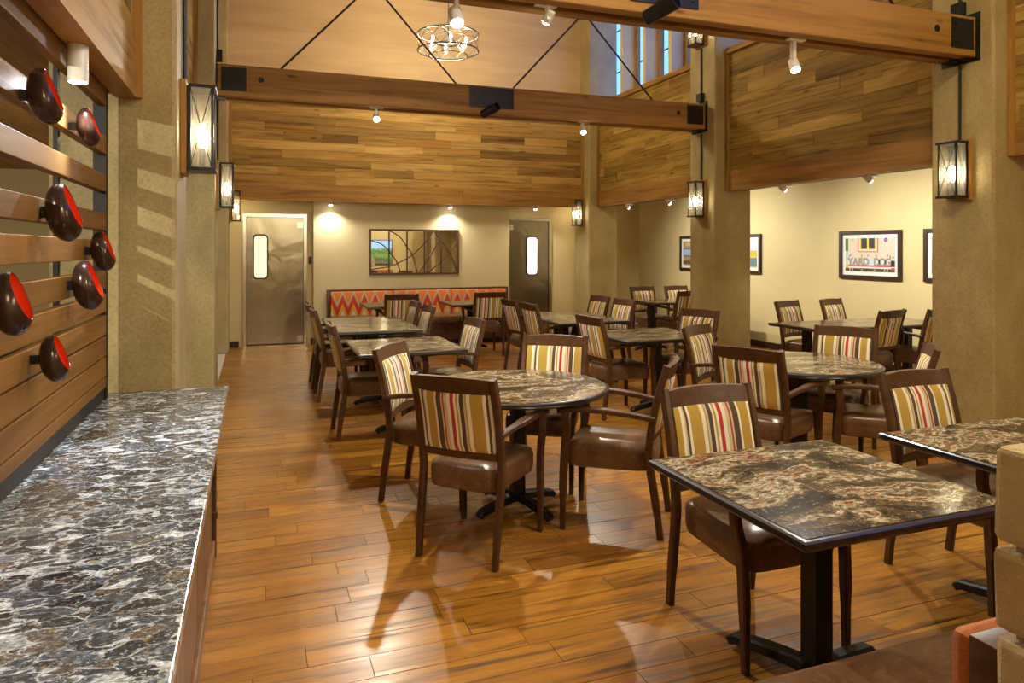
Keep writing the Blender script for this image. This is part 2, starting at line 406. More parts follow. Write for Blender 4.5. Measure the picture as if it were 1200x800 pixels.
struct('baseboard_back', M['baseboard'], -.9, D1[0]-.06, YB-.02, YB-.002, 0, .1)
struct('baseboard_back_door', M['baseboard'], D1[1]+.06, .885, YB-.02, YB-.002, 0, .1)
struct('baseboard_right', M['baseboard'], WX-.02, WX-.002, -3.9, AY, 0, .1)

# timber clad upper walls: every plank its own board
plankm = {k: MB().box(-.5, .5, -.5, .5, -.5, .5).mesh('plank', M[k]) for k in ('cedar_x', 'cedar_y')}
def clad(name, label, axis, a0, a1, plane, side, rowh=.135, lens=(.5, .8, 1.1, 1.5, 1.9)):
    root = empty(name, (0, 0, 0), 0, label, None, None, 'structure')
    beam = M['beam_x'] if axis == 'x' else M['beam_y']
    th = .05
    def place(nm, mesh, u0, u1, z0, z1, depth, off):
        o = bpy.data.objects.new(nm, mesh); C.objects.link(o); o.parent = root
        c = plane + side*(off + depth/2)
        if axis == 'x': o.location = ((u0+u1)/2, c, (z0+z1)/2); o.scale = (u1-u0, depth, z1-z0)
        else: o.location = (c, (u0+u1)/2, (z0+z1)/2); o.scale = (depth, u1-u0, z1-z0)
        return o
    ub = MB().box(-.5, .5, -.5, .5, -.5, .5).mesh('header_board', beam)
    uz = MB().box(-.5, .5, -.5, .5, -.5, .5).mesh('upright_trim', M['beam_z'])
    ubk = MB().box(-.5, .5, -.5, .5, -.5, .5).mesh('backing', M['joint'])
    place('backing', ubk, a0, a1, PBOT+.02, PTOP-.01, .10, .045)
    mid = a0 + (a1-a0)*.62
    if axis == 'x': place('header_board', ub, a0+.04, mid-.002, PBOT, PBOT+.27, .10, -.005); place('header_board', ub, mid+.002, a1-.04, PBOT, PBOT+.27, .10, -.005)
    else: place('header_board', ub, a0+.04, a1-.04, PBOT, PBOT+.27, .10, -.005)
    place('upright_trim', uz, a0, a0+.04, PBOT, PTOP, .12, -.03); place('upright_trim', uz, a1-.04, a1, PBOT, PTOP, .12, -.03)
    place('cap_rail', ub, a0, a1, PTOP, PTOP+.04, .17, -.04)
    z = PBOT+.27
    while z < PTOP-.02:
        z1 = min(z+rowh, PTOP); u = a0+.04 - random.random()*.6
        while u < a1-.04:
            ln = random.choice(lens)*random.uniform(.85, 1.15); p, q = max(u, a0+.04), min(u+ln, a1-.04)
            if q-p > .02: place('plank', plankm['cedar_'+axis], p+.001, q-.001, z+.0015, z1-.0015, .03, random.uniform(.008, .016))
            u += ln
        z = z1
    return root
clad('wall_back_cladding', 'horizontal cedar planks on the upper back wall', 'x', XL+.002, XR-.002, YB-.44, 1, .135, (.6, .9, 1.3, 1.8, 2.4))
LBL = {2: 'horizontal cedar plank wall between the far two right pillars', 1: 'horizontal cedar plank wall between the near two right pillars', 0: 'cedar plank wall at the right edge before the nearest pillar'}
for k in (2, 1, 0):
    clad('wall_right_cladding', LBL[k], 'y', PY[k]+PD-.40, PY[k+1]-.004, RPX, 1)
LBL = {2: 'cedar plank wall between the far two left pillars', 1: 'cedar plank wall between the near two left pillars', 0: 'cedar plank wall above the slatted screen at upper left'}
for k in (2, 1, 0):
    clad('wall_left_cladding', LBL[k], 'y', PY[k]+PD-.40 if k else -.4, PY[k+1]-.004, LPX, -1)

# clerestory windows with deep fins over the right cladding
for k, nm in ((2, 'window_1'), (1, 'window_2'), (0, 'window_3')):
    root = empty(nm, (0, 0, 0), 0, {2: 'tall clerestory window with deep fins over the far right planks', 1: 'clerestory window behind the near timber beam', 0: 'clerestory window outside the right edge'}[k], None, None, 'structure')
    y0, y1 = PY[k]+PD, PY[k+1]
    box_o('sill', M['beam_y'], root, RPX-.02, 6.25, y0, y1, PTOP+.041, PTOP+.08)
    box_o('window_pane', M['glass'], root, 6.16, 6.17, y0, y1, PTOP+.08, CEIL)
    y = y0 + .10
    while y < y1 - .1:
        box_o('fin', M['cream'], root, 5.86, 6.155, y, y+.085, PTOP+.081, CEIL-.002)
        box_o('mullion', M['beam_z'], root, 6.08, 6.158, y-.075, y-.001, PTOP+.081, CEIL-.002)
        y += .74
    for zz in (4.75, 5.5): box_o('glazing_bar', M['black_metal'], root, 6.172, 6.19, y0, y1, zz, zz+.02)
wall('wall_right_low_parapet', M['joint'], 'backing of the right plank wall above the aisle', RPX+.15, 6.25, -4, AY, 2.86, PTOP+.035)

# ---------------------------------------------------------------- concrete pillars
def pillar(x0, k, label):
    y0 = PY[k]; y1 = YB-.07 if k == 3 else y0+PD
    m = MB().box(x0, x0+PW, y0, y1, 0, CEIL-.005, bevel=.022)
    o = m.build('concrete_pillar', M['concrete']); tag(o, label, 'pillar', 'concrete pillars of the hall')
    o.data.polygons.foreach_set('use_smooth', [False]*len(o.data.polygons))
    return o
pillar(XR, 1, 'tan concrete pillar with a lantern at the right edge, nearest on the right')
pillar(XR, 2, 'tan concrete pillar carrying the right end of the middle beam')
pillar(XR, 3, 'tan concrete pillar in the far right corner beside the second steel door')
pillar(XR, 0, 'concrete pillar outside the right edge of the view')
pillar(XR, -1, 'concrete pillar behind the viewpoint')
pillar(XL-PW, 1, 'tan concrete pillar at the end of the granite counter')
pillar(XL-PW, 2, 'tan concrete pillar carrying the left end of the middle beam')
pillar(XL-PW, 3, 'narrow sliver of concrete pillar left of the first steel door')

# ---------------------------------------------------------------- timber beams with plates, rods and shoes
BZ0, BZ1 = 3.15, 3.48
def beam(yf, label, nodes, plate, hole, right_hole):
    root = empty('timber_beam', (2.6, yf, BZ0), 0, label, 'beam', 'double timber beams across the hall')
    def ch(nm, mat, *a, bevel=0, par=root):
        o = MB().box(*a, bevel=bevel).build(nm, mat); o.parent = par
        o.location = (-root.location.x, -root.location.y, -root.location.z) if par is root else (0, 0, 0); return o
    x0, x1 = XL+.012, XR-.012
    ch('timber', M['beam_x'], x0, x1, yf, yf+.10, BZ0, BZ1, bevel=.008)
    ch('timber', M['beam_x'], x0, x1, yf+.18, yf+.28, BZ0, BZ1, bevel=.008)
    ch('light_track', M['rail_black'], x0, x1, yf+.101, yf+.179, BZ0+.05, BZ0+.12)
    for s, xe in ((1, XL), (-1, XR)):
        ch('end_shoe', M['black_metal'], min(xe, xe+s*.011), max(xe, xe+s*.011), yf-.03, yf+.31, BZ0-.03, BZ1+.04)
        ch('shoe_shelf', M['black_metal'], min(xe+s*.011, xe+s*.09), max(xe+s*.011, xe+s*.09), yf+.03, yf+.25, BZ0-.012, BZ0-.001)
        a = xe+s*.05; b = xe+s*.295
        pl = ch('end_plate', M['black_metal'], min(a, b), max(a, b), yf-.009, yf-.001, BZ0+.055, BZ1-.03)
        for bx in (a+s*.045, b-s*.045):
            for bz in (BZ0+.10, BZ1-.075):
                o = MB().lathe([(.011, 0), (.011, .008), (.006, .011)], 8, Matrix.Translation((bx, yf-.009, bz)) @ Matrix.Rotation(math.pi/2, 4, 'X')).build('bolt', M['black_metal'], pl)
    for hx in (hole, right_hole):
        o = MB().lathe([(.028, 0), (.030, .0025)], 16, Matrix.Translation((hx, yf-.0005, BZ0+.19)) @ Matrix.Rotation(math.pi/2, 4, 'X')).build('bolt_hole', M['rail_black'], root)
        o.location = (-root.location.x, -root.location.y, -root.location.z)
    pl = ch('center_plate', M['black_metal'], plate[0], plate[1], yf-.009, yf-.001, BZ0+.07, BZ1-.02)
    for bx in (plate[0]+.05, plate[0]+.18, plate[1]-.18, plate[1]-.05):
        for bz in (BZ0+.12, BZ1-.07):
            MB().lathe([(.011, 0), (.011, .008), (.006, .011)], 8, Matrix.Translation((bx, yf-.009, bz)) @ Matrix.Rotation(math.pi/2, 4, 'X')).build('bolt', M['black_metal'], pl)
    for a, b in nodes:
        o = MB().tube([(a[0], yf+.14, a[1]), (b[0], yf+.14, b[1])], .012, 8).build('tie_rod', M['rail_black'], root)
        o.location = (-root.location.x, -root.location.y, -root.location.z)
    o = ch('top_chord', M['beam_x'], x0, x1, yf+.04, yf+.24, 4.82, 5.12)
    return root
yb = BZ0+.1
nodes = [((.18, yb), (1.22, 4.83)), ((1.30, 4.83), (2.53, yb)), ((2.62, yb), (3.94, 4.83)), ((4.02, 4.83), (5.16, yb))]
nodes = [((.264-.28*.3, 3.42), (1.50, 4.83)), ((1.0, 4.83), (2.32, 3.40)), ((2.83, 3.40), (4.16, 4.83)), ((3.60, 4.83), (4.98, 3.40))]
beam(7.83, 'middle timber beam with black tie rods below the chandelier', nodes, (2.342, 2.89), .059, 5.182)
beam(4.12, 'near timber beam crossing the top right of the view', nodes, (2.348, 2.885), .059, 5.156)

# ---------------------------------------------------------------- doors
def steel_door(nm, label, x0, x1, win, pane, hinge_right):
    root = empty(nm, ((x0+x1)/2, YB, 0), 0, label, None, None, 'structure')
    ox, oy = -(x0+x1)/2, -YB
    def ch(n, mat, *a, par=root, bevel=0):
        o = MB().box(*a, bevel=bevel).build(n, mat, par)
        if par is root: o.location = (ox, oy, 0)
        return o
    fw = .05
    ch('door_frame', M['chrome'], x0, x0+fw, YB-.03, YB+.14, 0, DH); ch('door_frame', M['chrome'], x1-fw, x1, YB-.03, YB+.14, 0, DH)
    ch('door_frame', M['chrome'], x0+fw, x1-fw, YB-.03, YB+.14, DH-fw, DH)
    leaf = ch('door_leaf', M['steel'], x0+fw+.006, x1-fw-.006, YB+.0, YB+.045, .03, DH-fw-.006)
    # rounded window: gasket ring and lit pane
    wx0, wx1, wz0, wz1 = win
    def rr(a, b, c, d, r, n=5):
        pts = []
        for cx, cz, a0 in ((b-r, d-r, 0), (a+r, d-r, 90), (a+r, c+r, 180), (b-r, c+r, 270)):
            for k in range(n+1):
                q = math.radians(a0 + 90*k/n); pts.append((cx + r*math.cos(q), cz + r*math.sin(q)))
        return pts
    m = MB(); y = YB-.004
    out = rr(wx0, wx1, wz0, wz1, .07); inn = rr(wx0+.022, wx1-.022, wz0+.022, wz1-.022, .05)
    rs = [m.ring([(px, yy, pz) for px, pz in lp]) for lp, yy in ((out, y+.003), (out, y-.010), (inn, y-.010), (inn, y+.003))]
    m.skin(rs, closed=True); m.build('window_gasket', M['rail_black'], leaf)
    m = MB(); m.bm.faces.new(m.ring([(px, y-.002, pz) for px, pz in inn])); m.build('window_pane', pane, leaf)
    hx = x1-fw if hinge_right else x0+fw
    for hz in (.06, DH-.22): ch('hinge', M['chrome'], hx-(.10 if hinge_right else -.005), hx+(-.005 if hinge_right else .10), YB-.012, YB-.001, hz, hz+.09)
    ch('threshold', M['chrome'], x0+fw, x1-fw, YB-.02, YB+.12, 0, .012)
    return root
steel_door('door_1', 'stainless steel swing door with tall rounded window at far left', D1[0], D1[1], (-.035, .20, 1.08, 1.80), M['kitchen'], True)
steel_door('door_2', 'stainless steel swing door beside the far right pillar', D2[0], D2[1], (4.66, 4.90, 1.08, 1.80), M['kitchen_white'], False)
wall('wall_kitchen', M['cream_grey'], 'wall closing the kitchen behind the steel doors', -.5, 6.0, YB+.2, YB+.25, 0, 2.4)
sw = empty('wall_switch', (.845, YB-.004, 1.38), 0, 'small dark wall switch right of the first steel door', 'switch')
box_o('switch_plate', M['black_metal'], sw, -.02, .02, -.01, .003, -.06, .06)
box_o('rocker', M['rail_black'], sw, -.008, .008, -.014, -.010, -.02, .02)

# ---------------------------------------------------------------- lattice mirror
MY = YB-.16
mr = empty('wall_mirror', (2.561, MY-.002, 1.13), 0, 'wide dark framed mirror crossed by curved lattice bars on the back wall', 'mirror')
def mx(zx): return 1.788 - 2.561 + (zx-85)/(1130-85)*(3.334-1.788)
def mz(zy): return (620-zy)/(620-90)*(1.90-1.13)
W2 = (3.334-1.788)/2
for n_, a in (('frame_side', (-W2, -W2+.03, -.035, 0, 0, .77)), ('frame_side', (W2-.03, W2, -.035, 0, 0, .77)), ('frame_rail', (-W2+.03, W2-.03, -.035, 0, 0, .03)), ('frame_rail', (-W2+.03, W2-.03, -.035, 0, .74, .77))):
    box_o(n_, M['walnut'], mr, *a)
box_o('mirror_glass', M['mirror'], mr, -W2+.03, W2-.03, -.010, -.004, .03, .74)
for zx in (308, 515, 718, 918): box_o('lattice_bar', M['walnut'], mr, mx(zx)-.011, mx(zx)+.011, -.026, -.011, .03, .74)
def smooth(pts, n=6):
    P = [Vector(p) for p in pts]; out = []
    for i in range(len(P)-1):
        p0, p1, p2, p3 = P[max(i-1, 0)], P[i], P[i+1], P[min(i+2, len(P)-1)]
        for k in range(n):
            t_ = k/n
            out.append(.5*((2*p1) + (p2-p0)*t_ + (2*p0-5*p1+4*p2-p3)*t_*t_ + (3*p1-p0-3*p2+p3)*t_**3))
    return out + [P[-1]]
for arc in ([(100, 225), (230, 270), (330, 375), (400, 480), (440, 600)], [(310, 105), (430, 180), (510, 290), (580, 400), (635, 600)],
            [(100, 555), (300, 525), (420, 480), (570, 395), (720, 255), (820, 110)], [(915, 110), (850, 300), (720, 500), (655, 600)],
            [(835, 110), (920, 215), (1015, 365), (1060, 450), (1110, 600)], [(1110, 220), (1020, 360), (920, 470), (760, 600)]):
    MB().sweep(smooth([(mx(a), -.019, mz(b)) for a, b in arc]), .014, .016, (0, 1, 0)).build('lattice_arc', M['walnut'], mr)

# television on the wall behind the viewpoint, seen in the mirror
tv = empty('television', (4.6, -3.99, 1.0), 0, 'wall television showing trees, seen in the lattice mirror', 'television')
box_o('housing', M['rail_black'], tv, -.48, .48, 0, .05, -.03, .93)
t = NT('tree_picture_screen'); v = t.pos(world=False); sp_ = t.nd('ShaderNodeSeparateXYZ'); t.l.new(v, sp_.inputs[0])
f = t.noise(v, 11, 8, .75)
hh = t.math('ADD', sp_.outputs[2], t.math('MULTIPLY', f, .75))
c = t.ramp(hh, [(.42, (.12, .10, .08)), (.52, (.03, .07, .015)), (.70, (.14, .24, .06)), (.80, (.04, .09, .02)), (.95, (.12, .22, .06)), (1.0, (.22, .38, .75))])
t.l.new(c, t.b.inputs['Emission Color']); t.b.inputs['Emission Strength'].default_value = .8; M['tv'] = t.out(c, .3)
box_o('screen', M['tv'], tv, -.45, .45, .051, .054, 0, .90)

# ---------------------------------------------------------------- pictures on the aisle wall
def text_mesh(body, size, mat, parent, loc, rot):
    cu = bpy.data.curves.new('lettering', 'FONT'); cu.body = body; cu.size = size; cu.align_x = 'CENTER'; cu.align_y = 'CENTER'; cu.extrude = .0006; cu.offset = .006
    tmp = bpy.data.objects.new('tmp_text', cu); C.objects.link(tmp)
    dg = bpy.context.evaluated_depsgraph_get(); me = bpy.data.meshes.new_from_object(tmp.evaluated_get(dg))
    bpy.data.objects.remove(tmp); me.name = 'lettering'; me.materials.clear(); me.materials.append(mat)
    o = bpy.data.objects.new('lettering', me); C.objects.link(o); o.parent = parent; o.location = loc; o.rotation_euler = rot
    return o
def picture(y0, y1, z0, z1, label, content):
    root = empty('framed_picture', (WX-.002, (y0+y1)/2, z0), 0, label, 'picture', 'framed pictures on the aisle wall')
    hw = (y1-y0)/2; h_ = z1-z0; f = .05
    for n_, a in (('frame_side', (-hw, -hw+f, 0, h_)), ('frame_side', (hw-f, hw, 0, h_)), ('frame_rail', (-hw+f, hw-f, 0, f)), ('frame_rail', (-hw+f, hw-f, h_-f, h_))):
        box_o(n_, M['baseboard'], root, -.035, 0, *a, bevel=.004)
    box_o('mat_board', flat('white_mat', (.80, .80, .80)), root, -.012, -.004, -hw+f, hw-f, f, h_-f)
    # printed image: coordinates u 0..1 from left (as seen) to right, v 0..1 up
    iw, ih = hw-f-.05, h_-2*f-.10
    pr = box_o('print', flat('print_ground', content[0]), root, -.0145, -.0121, -iw, iw, f+.05, f+.05+ih)
    n = [0]
    def rect(u0, u1, v0, v1, col, lay=1):
        n[0] += 1; q = -.0145 - .0004*lay - .00001*n[0]
        MB().quad((q, iw-2*iw*u0, f+.05+ih*v0), (q, iw-2*iw*u1, f+.05+ih*v0), (q, iw-2*iw*u1, f+.05+ih*v1), (q, iw-2*iw*u0, f+.05+ih*v1)).build('print_patch', flat('print_ink', col), pr)
    for a in content[1]: rect(*a)
    for (u, v, r, col) in content[2]:
        n[0] += 1; q = -.0145-.0012-.00002*n[0]; m = MB()
        m.bm.faces.new(m.ring([(q, iw-2*iw*u + r*math.cos(k*math.pi/8), f+.05+ih*v + r*math.sin(k*math.pi/8)) for k in range(16)])); m.build('print_patch', flat('print_ink', col), pr)
    for (u, v, s, body, col, lay) in content[3]:
        ink = flat('print_ink', col)
        for i, chx in enumerate(body):
            if chx != ' ': text_mesh(chx, s, ink, pr, (-.0145-.0006*lay, iw-2*iw*(u + (i-(len(body)-1)/2)*.108), f+.05+ih*v), (math.pi/2, 0, -math.pi/2))
    return root
PINK = (.66, .56, .46)
yard = (PINK, [(0, .06, .62, 1, (.06, .16, .03)), (0, .06, .30, .62, (.45, .52, .60)), (.26, .68, .58, 1, (.70, .10, .10)), (.285, .66, .61, 1, (.62, .58, .50)), (.31, .635, .66, 1, (.72, .56, .03)),
        (.335, .455, .68, 1, (.045, .04, .05)), (.49, .61, .68, 1, (.045, .04, .05)), (.06, .92, .20, .37, (.55, .62, .70)), (.06, .94, .145, .195, (.70, .03, .03)), (.08, 1, .10, .145, (.62, .72, .80)),
        (0, 1, 0, .095, (.06, .05, .015)), (0, .06, .10, .17, (.75, .50, .03)), (.92, 1, .16, .34, (.02, .02, .02)), (.93, 1, .07, .13, (.62, .03, .06)),
        (.08, .095, .42, .48, (.8, .12, .05)), (.10, .125, .46, .52, (.1, .25, .6)), (.335, .355, .42, .50, (.1, .35, .12)), (.345, .36, .39, .43, (.75, .1, .05)), (.465, .49, .45, .51, (.1, .25, .62)),
        (.625, .645, .46, .50, (.75, .12, .05)), (.64, .66, .42, .47, (.08, .3, .1)), (.86, .88, .46, .51, (.12, .25, .6)), (.90, .925, .40, .48, (.7, .08, .04)), (.955, .975, .40, .47, (.05, .2, .05)),
        (.08, .165, .015, .085, (.52, .40, .26)), (.79, .875, .015, .085, (.52, .40, .26)), (.33, .37, .03, .075, (.35, .28, .16)), (.59, .63, .03, .075, (.35, .28, .16))],
        [(.16, .95, .020, (.62, .32, .12)), (.16, .95, .008, (.7, .65, .5)), (.83, .94, .030, (.14, .08, .45)), (.83, .94, .012, (.65, .12, .08)), (.125, .05, .014, (.04, .03, .01)), (.83, .05, .014, (.04, .03, .01))],
        [(.49, .28, .135, 'YARD DOG', (.30, .27, .20), 3)])
picture(6.54, 7.53, 1.165, 1.807, 'dark framed print of a shop front reading YARD DOG', yard)
blue = ((.10, .22, .30), [(.5, 1, .35, .62, (.75, .42, .03)), (.5, 1, .62, 1, (.55, .62, .75)), (0, 1, 0, .06, (.5, .36, .2))], [], [])
picture(9.13, 10.12, 1.165, 1.807, 'dark framed print with yellow and teal bands right of the middle pillar', blue)
shop = ((.40, .24, .10), [(.0, .5, .35, .72, (.10, .16, .30)), (.03, .3, .42, .66, (.35, .45, .62)), (0, .4, .05, .2, (.12, .08, .05)), (.1, .9, .8, .95, (.55, .38, .2))], [], [])
picture(10.41, 11.40, 1.165, 1.807, 'dark framed brown and blue print left of the middle pillar', shop)
picture(5.24, 6.23, 1.165, 1.807, 'dark framed print mostly hidden behind the nearest right pillar', ((.45, .40, .32), [(0, 1, 0, .4, (.2, .15, .1))], [], []))

# ---------------------------------------------------------------- slatted screen, counter
sc_ = empty('slat_screen', (-.667, 2.1, .86), 0, 'brown stained horizontal slat screen behind the granite counter', 'screen')
zpx = lambda y: 1.56 + (292-y)*.00407
for a, b in ((102, 124), (160, 181), (205, 225), (250, 270), (281, 303), (317, 338), (344, 365), (369, 391.5), (393.5, 416), (417.5, 440), (441.5, 453)):
    o = MB().box(-.667-.038, -.667, .3, 3.80, zpx(b), zpx(a), bevel=.003).build('slat', M['slat'], sc_); o.location = (.667, -2.1, -.86)
for y0 in (.9, 1.65, 2.42, 3.10):
    o = MB().box(-.722, -.706, y0, y0+.035, .846, 2.71).build('upright', M['rail_black'], sc_); o.location = (.667, -2.1, -.86)
o = MB().box(-.722, -.668, 3.802, 3.85, .846, 2.40).build('end_post', M['rail_black'], sc_); o.location = (.667, -2.1, -.86)
o = MB().box(-.667-.045, -.667-.008, .3, 3.80, .845, .899).build('base_rail', M['rail_black'], sc_); o.location = (.667, -2.1, -.86)
tk = struct('trim_1', M['rail_black'], -.70, -.59, -.4, 3.97, 2.42, 2.72); tk['label'] = 'black light track soffit above the slatted screen'

ct = empty('granite_counter', (-.4, 2.05, 0), 0, 'low walnut counter with a black and white granite top at left', 'counter')
def cc(n_, mat, *a, bevel=0):
    o = MB().box(*a, bevel=bevel).build(n_, mat, ct); o.location = (.4, -2.05, 0); return o
cc('countertop', M['counter'], -.705, -.131, .15, 3.972, .809, .844, bevel=.004)
for i in range(4):
    y0 = .17 + i*.92
    cc('front_panel', M['cabinet'], -.235, -.205, y0, y0+.90, .10, .808, bevel=.004)
cc('carcass', M['cabinet'], -.69, -.236, .17, 3.83, .08, .807)
cc('toe_kick', M['rail_black'], -.62, -.26, .19, 3.82, 0, .079)
cc('corner_post', M['walnut'], -.245, -.185, 3.84, 3.90, 0, .808, bevel=.004)
cc('post_collar', M['walnut'], -.250, -.178, 3.834, 3.906, .20, .235, bevel=.003)
cc('base_rail', M['cabinet'], -.225, -.19, .17, 3.84, 0, .09, bevel=.004)

# ---------------------------------------------------------------- wall bowls on the screen
def bowl_mesh():
    n, k = 28, 14; tilt, th0 = math.radians(24), math.radians(54)
    nv, uv, wv = Vector((math.cos(tilt), 0, math.sin(tilt))), Vector((0, 1, 0)), Vector((-math.sin(tilt), 0, math.cos(tilt)))
    def shell(s):
        rows = []
        for i in range(k+1):
            th = th0 + (math.pi-th0)*i/k; row = []
            for j in range(n):
                a = 2*math.pi*j/n
                p = nv*math.cos(th) + (uv*math.cos(a) + wv*math.sin(a))*math.sin(th)
                low = 1 + .10*max(0, -p.z)
                row.append(Vector((p.x*.056*low - .012*p.z*1.0, p.y*.072*low, p.z*.1025)))
            rows.append(row)
        c = Vector((-.005, 0, 0))
        return [[c + (p-c)*s for p in r] for r in rows]
    return shell
def bowl(px, py, hgt, slat_label):
    # find the place on the screen plane X = -0.667 + bowl depth
    X = -.667+.066
    rx = (px-600)/F_PX; dx, dy, dz = rx*math.cos(YAW)+math.sin(YAW), math.cos(YAW)-rx*math.sin(YAW), (HORIZON-py)/F_PX
    tt = X/dx; Y, Z = dy*tt, CAM_H + dz*tt
    d = X*math.sin(YAW) + Y*math.cos(YAW); sc = hgt/F_PX*d/.205
    root = empty('wall_bowl', (X, Y, Z), 0, slat_label, 'bowl', 'dark bowls with red inside on the slat screen')
    root.scale = (sc, sc, sc)
    sh = bowl_mesh()
    m = MB(); rows = [m.ring(r) for r in sh(1.0)[:-1]]; m.skin(rows, cap=False); m.bm.faces.new(rows[-1]); rim = [m.ring(r) for r in (sh(1.0)[0], sh(.965)[0])]; m.skin(rim, cap=False)
    m.build('outer_shell', M['bowl_out'], root, True)
    m = MB(); rows = [m.ring(r) for r in sh(.96)[:-1]]; m.skin(rows, cap=False); m.bm.faces.new(rows[-1]); m.build('inner_shell', M['bowl_in'], root, True)
    MB().box(-.0655/sc, -.045, -.010, .010, -.02, .02, bevel=.002).build('wall_bracket', M['black_metal'], root)
    return root
for px, py, hgt, lb in ((53, 113, 66, 'dark bowl with red inside, topmost on the slat screen'), (104, 149, 45, 'dark bowl with red inside beside the pillar, second from top'),
        (75, 249, 68, 'large dark bowl with red inside at middle of the slat screen'), (121, 294, 47, 'small dark bowl overlapping the screen edge by the pillar'),
        (103, 334, 58, 'shiny bronze bowl with red inside just below the small edge bowl'), (13, 356, 76, 'largest dark bowl with red inside at the left picture edge'), (64, 420, 55, 'lowest dark bowl with red inside on the slat screen')):
    bowl(px, py, hgt, lb)

# ---------------------------------------------------------------- chairs
def make_chair():
    root = empty('dining_armchair')
    rp = lambda s: [(s*.215, -.285, 0), (s*.218, -.262, .18), (s*.222, -.228, .40), (s*.224, -.226, .50), (s*.224, -.262, .72), (s*.222, -.322, .935)]
    for s in (-1, 1):
        MB().sweep(smooth(rp(s), 3), [.030]*3 + [.034]*13, [.036]*3 + [.042]*6 + [.040]*7).build('rear_leg', M['walnut'], root, True)
        fp = [(s*.238, .250, 0), (s*.240, .246, .25), (s*.244, .236, .44), (s*.262, .222, .56), (s*.262, .230, .655)]
        MB().sweep(smooth(fp, 3), [.026, .028, .030] + [.034]*10, [.030, .032, .034] + [.044]*10).build('front_leg', M['walnut'], root, True)
        ap = [(s*.228, -.255, .645), (s*.254, -.12, .668), (s*.274, .05, .684), (s*.274, .19, .680), (s*.264, .268, .664)]
        MB().sweep(smooth(ap, 4), .028, [.036]*5 + [.050]*10 + [.044]*2, (0, 0, 1)).build('armrest', M['walnut'], root, True)
    def backpt(z):   # y of the back centreline at height z
        return -.226 - max(0, z-.50)*.10 - max(0, z-.50)**2*.29
    def rail(z0, z1, nm, dip, th):
        m = MB(); n = 12; rings = []
        for i in range(n+1):
            u = -1 + 2*i/n; x = u*.205; yo = -dip*(1-u*u)
            rings.append(m.ring([(x, backpt(z0)+yo-th/2, z0), (x, backpt(z0)+yo+th/2, z0), (x, backpt(z1)+yo+th/2, z1+.008*(1-u*u)), (x, backpt(z1)+yo-th/2, z1+.008*(1-u*u))]))
        m.skin(rings); m.build(nm, M['walnut'], root, True)
    rail(.855, .930, 'top_rail', .028, .030); rail(.515, .560, 'lower_rail', .015, .028)
    # upholstered back panel, padded on both faces
    m = MB(); nx, nz = 8, 8; fr, bk = [], []
    for k in range(nz+1):
        z = .555 + .305*k/nz; a, b = [], []
        for i in range(nx+1):
            u = -1 + 2*i/nx; w_ = -1 + 2*k/nz
            e = (1-u**8)*(1-w_**8); pad = .016 + .016*e**.5
            yc = backpt(z) - .020*(1-u*u)
            a.append(m.bm.verts.new((u*.200, yc+pad, z))); b.append(m.bm.verts.new((u*.200, yc-pad, z)))
        fr.append(a); bk.append(b)
    for k in range(nz):
        for i in range(nx):
            m.bm.faces.new((fr[k][i], fr[k][i+1], fr[k+1][i+1], fr[k+1][i])); m.bm.faces.new((bk[k][i+1], bk[k][i], bk[k+1][i], bk[k+1][i+1]))
    for k in range(nz):
        m.bm.faces.new((bk[k][0], fr[k][0], fr[k+1][0], bk[k+1][0])); m.bm.faces.new((fr[k][nx], bk[k][nx], bk[k+1][nx], fr[k+1][nx]))
    for i in range(nx):
        m.bm.faces.new((fr[0][i], bk[0][i], bk[0][i+1], fr[0][i+1])); m.bm.faces.new((bk[nz][i], fr[nz][i], fr[nz][i+1], bk[nz][i+1]))
    m.build('back_cushion', M['stripe'], root, True)
    # leather seat: rounded trapezoid, domed
    m = MB(); rings = []
    for sc2, z in ((.90, .345), (.975, .355), (1.0, .385), (1.0, .440), (.975, .466), (.88, .484), (.62, .494), (.30, .498)):
        pts = []
        for q in range(32):
            a = 2*math.pi*q/32; cx, cy = math.cos(a), math.sin(a); p = .32
            x = math.copysign(abs(cx)**p, cx); y = math.copysign(abs(cy)**p, cy)
            pts.append(((.214 + .018*y)*x*sc2, .250*y*sc2 - .002, z))
        rings.append(m.ring(pts))
    m.skin(rings); m.build('seat', M['leather'], root, True)
    return root
proto = make_chair(); used = [False]
def chair(P, d, label, off=.318):
    d = Vector(d).normalized(); x, y = P[0] + d.x*off, P[1] + d.y*off
    o = proto if not used[0] else copy_tree(proto); used[0] = True
    o.location = (x, y, 0); o.rotation_euler = (0, 0, math.atan2(-d.x, d.y))
    tag(o, label, 'chair', 'striped dining armchairs')
    return o
K = 'striped armchair '
chair((.915, 3.345), (.70, .72), K+'with its back to the viewer at the near round table')
chair((.825, 4.56), (.83, -.55), K+'on the left of the near round table facing right')
chair((2.045, 4.665), (-.60, -.80), K+'on the far side of the near round table facing the viewer')
chair((2.205, 3.41), (-.785, .62), K+'seen from the side, right of the near round table')
chair((1.93, 2.69), (0, -1), K+'pushed under the nearest square table facing the viewer')
chair((3.17, 2.665), (.02, -1), K+'under the square table cut off by the right edge')
chair((3.39, 4.86), (.5, -.86), K+'left of the right round table, beside the middle square table')
chair((2.937, 3.672), (.9, .43), K+'with its back to the viewer at the right round table')
chair((4.12, 3.33), (-.72, .70), K+'on the right of the right round table, partly hidden by another chair')
chair((4.46, 4.365), (-.86, -.51), K+'on the far side of the right round table')
chair((.60, 6.05), (1, 0), K+'on the left of the small left square table')
chair((1.87, 6.05), (-1, -.05), K+'on the right of the small left square table')
chair((.57, 8.30), (1, 0), K+'farther of two on the left of the long left table')
chair((.575, 7.60), (1, 0), K+'nearer of two on the left of the long left table')
chair((1.81, 8.30), (-1, 0), K+'farther of two on the right of the long left table')
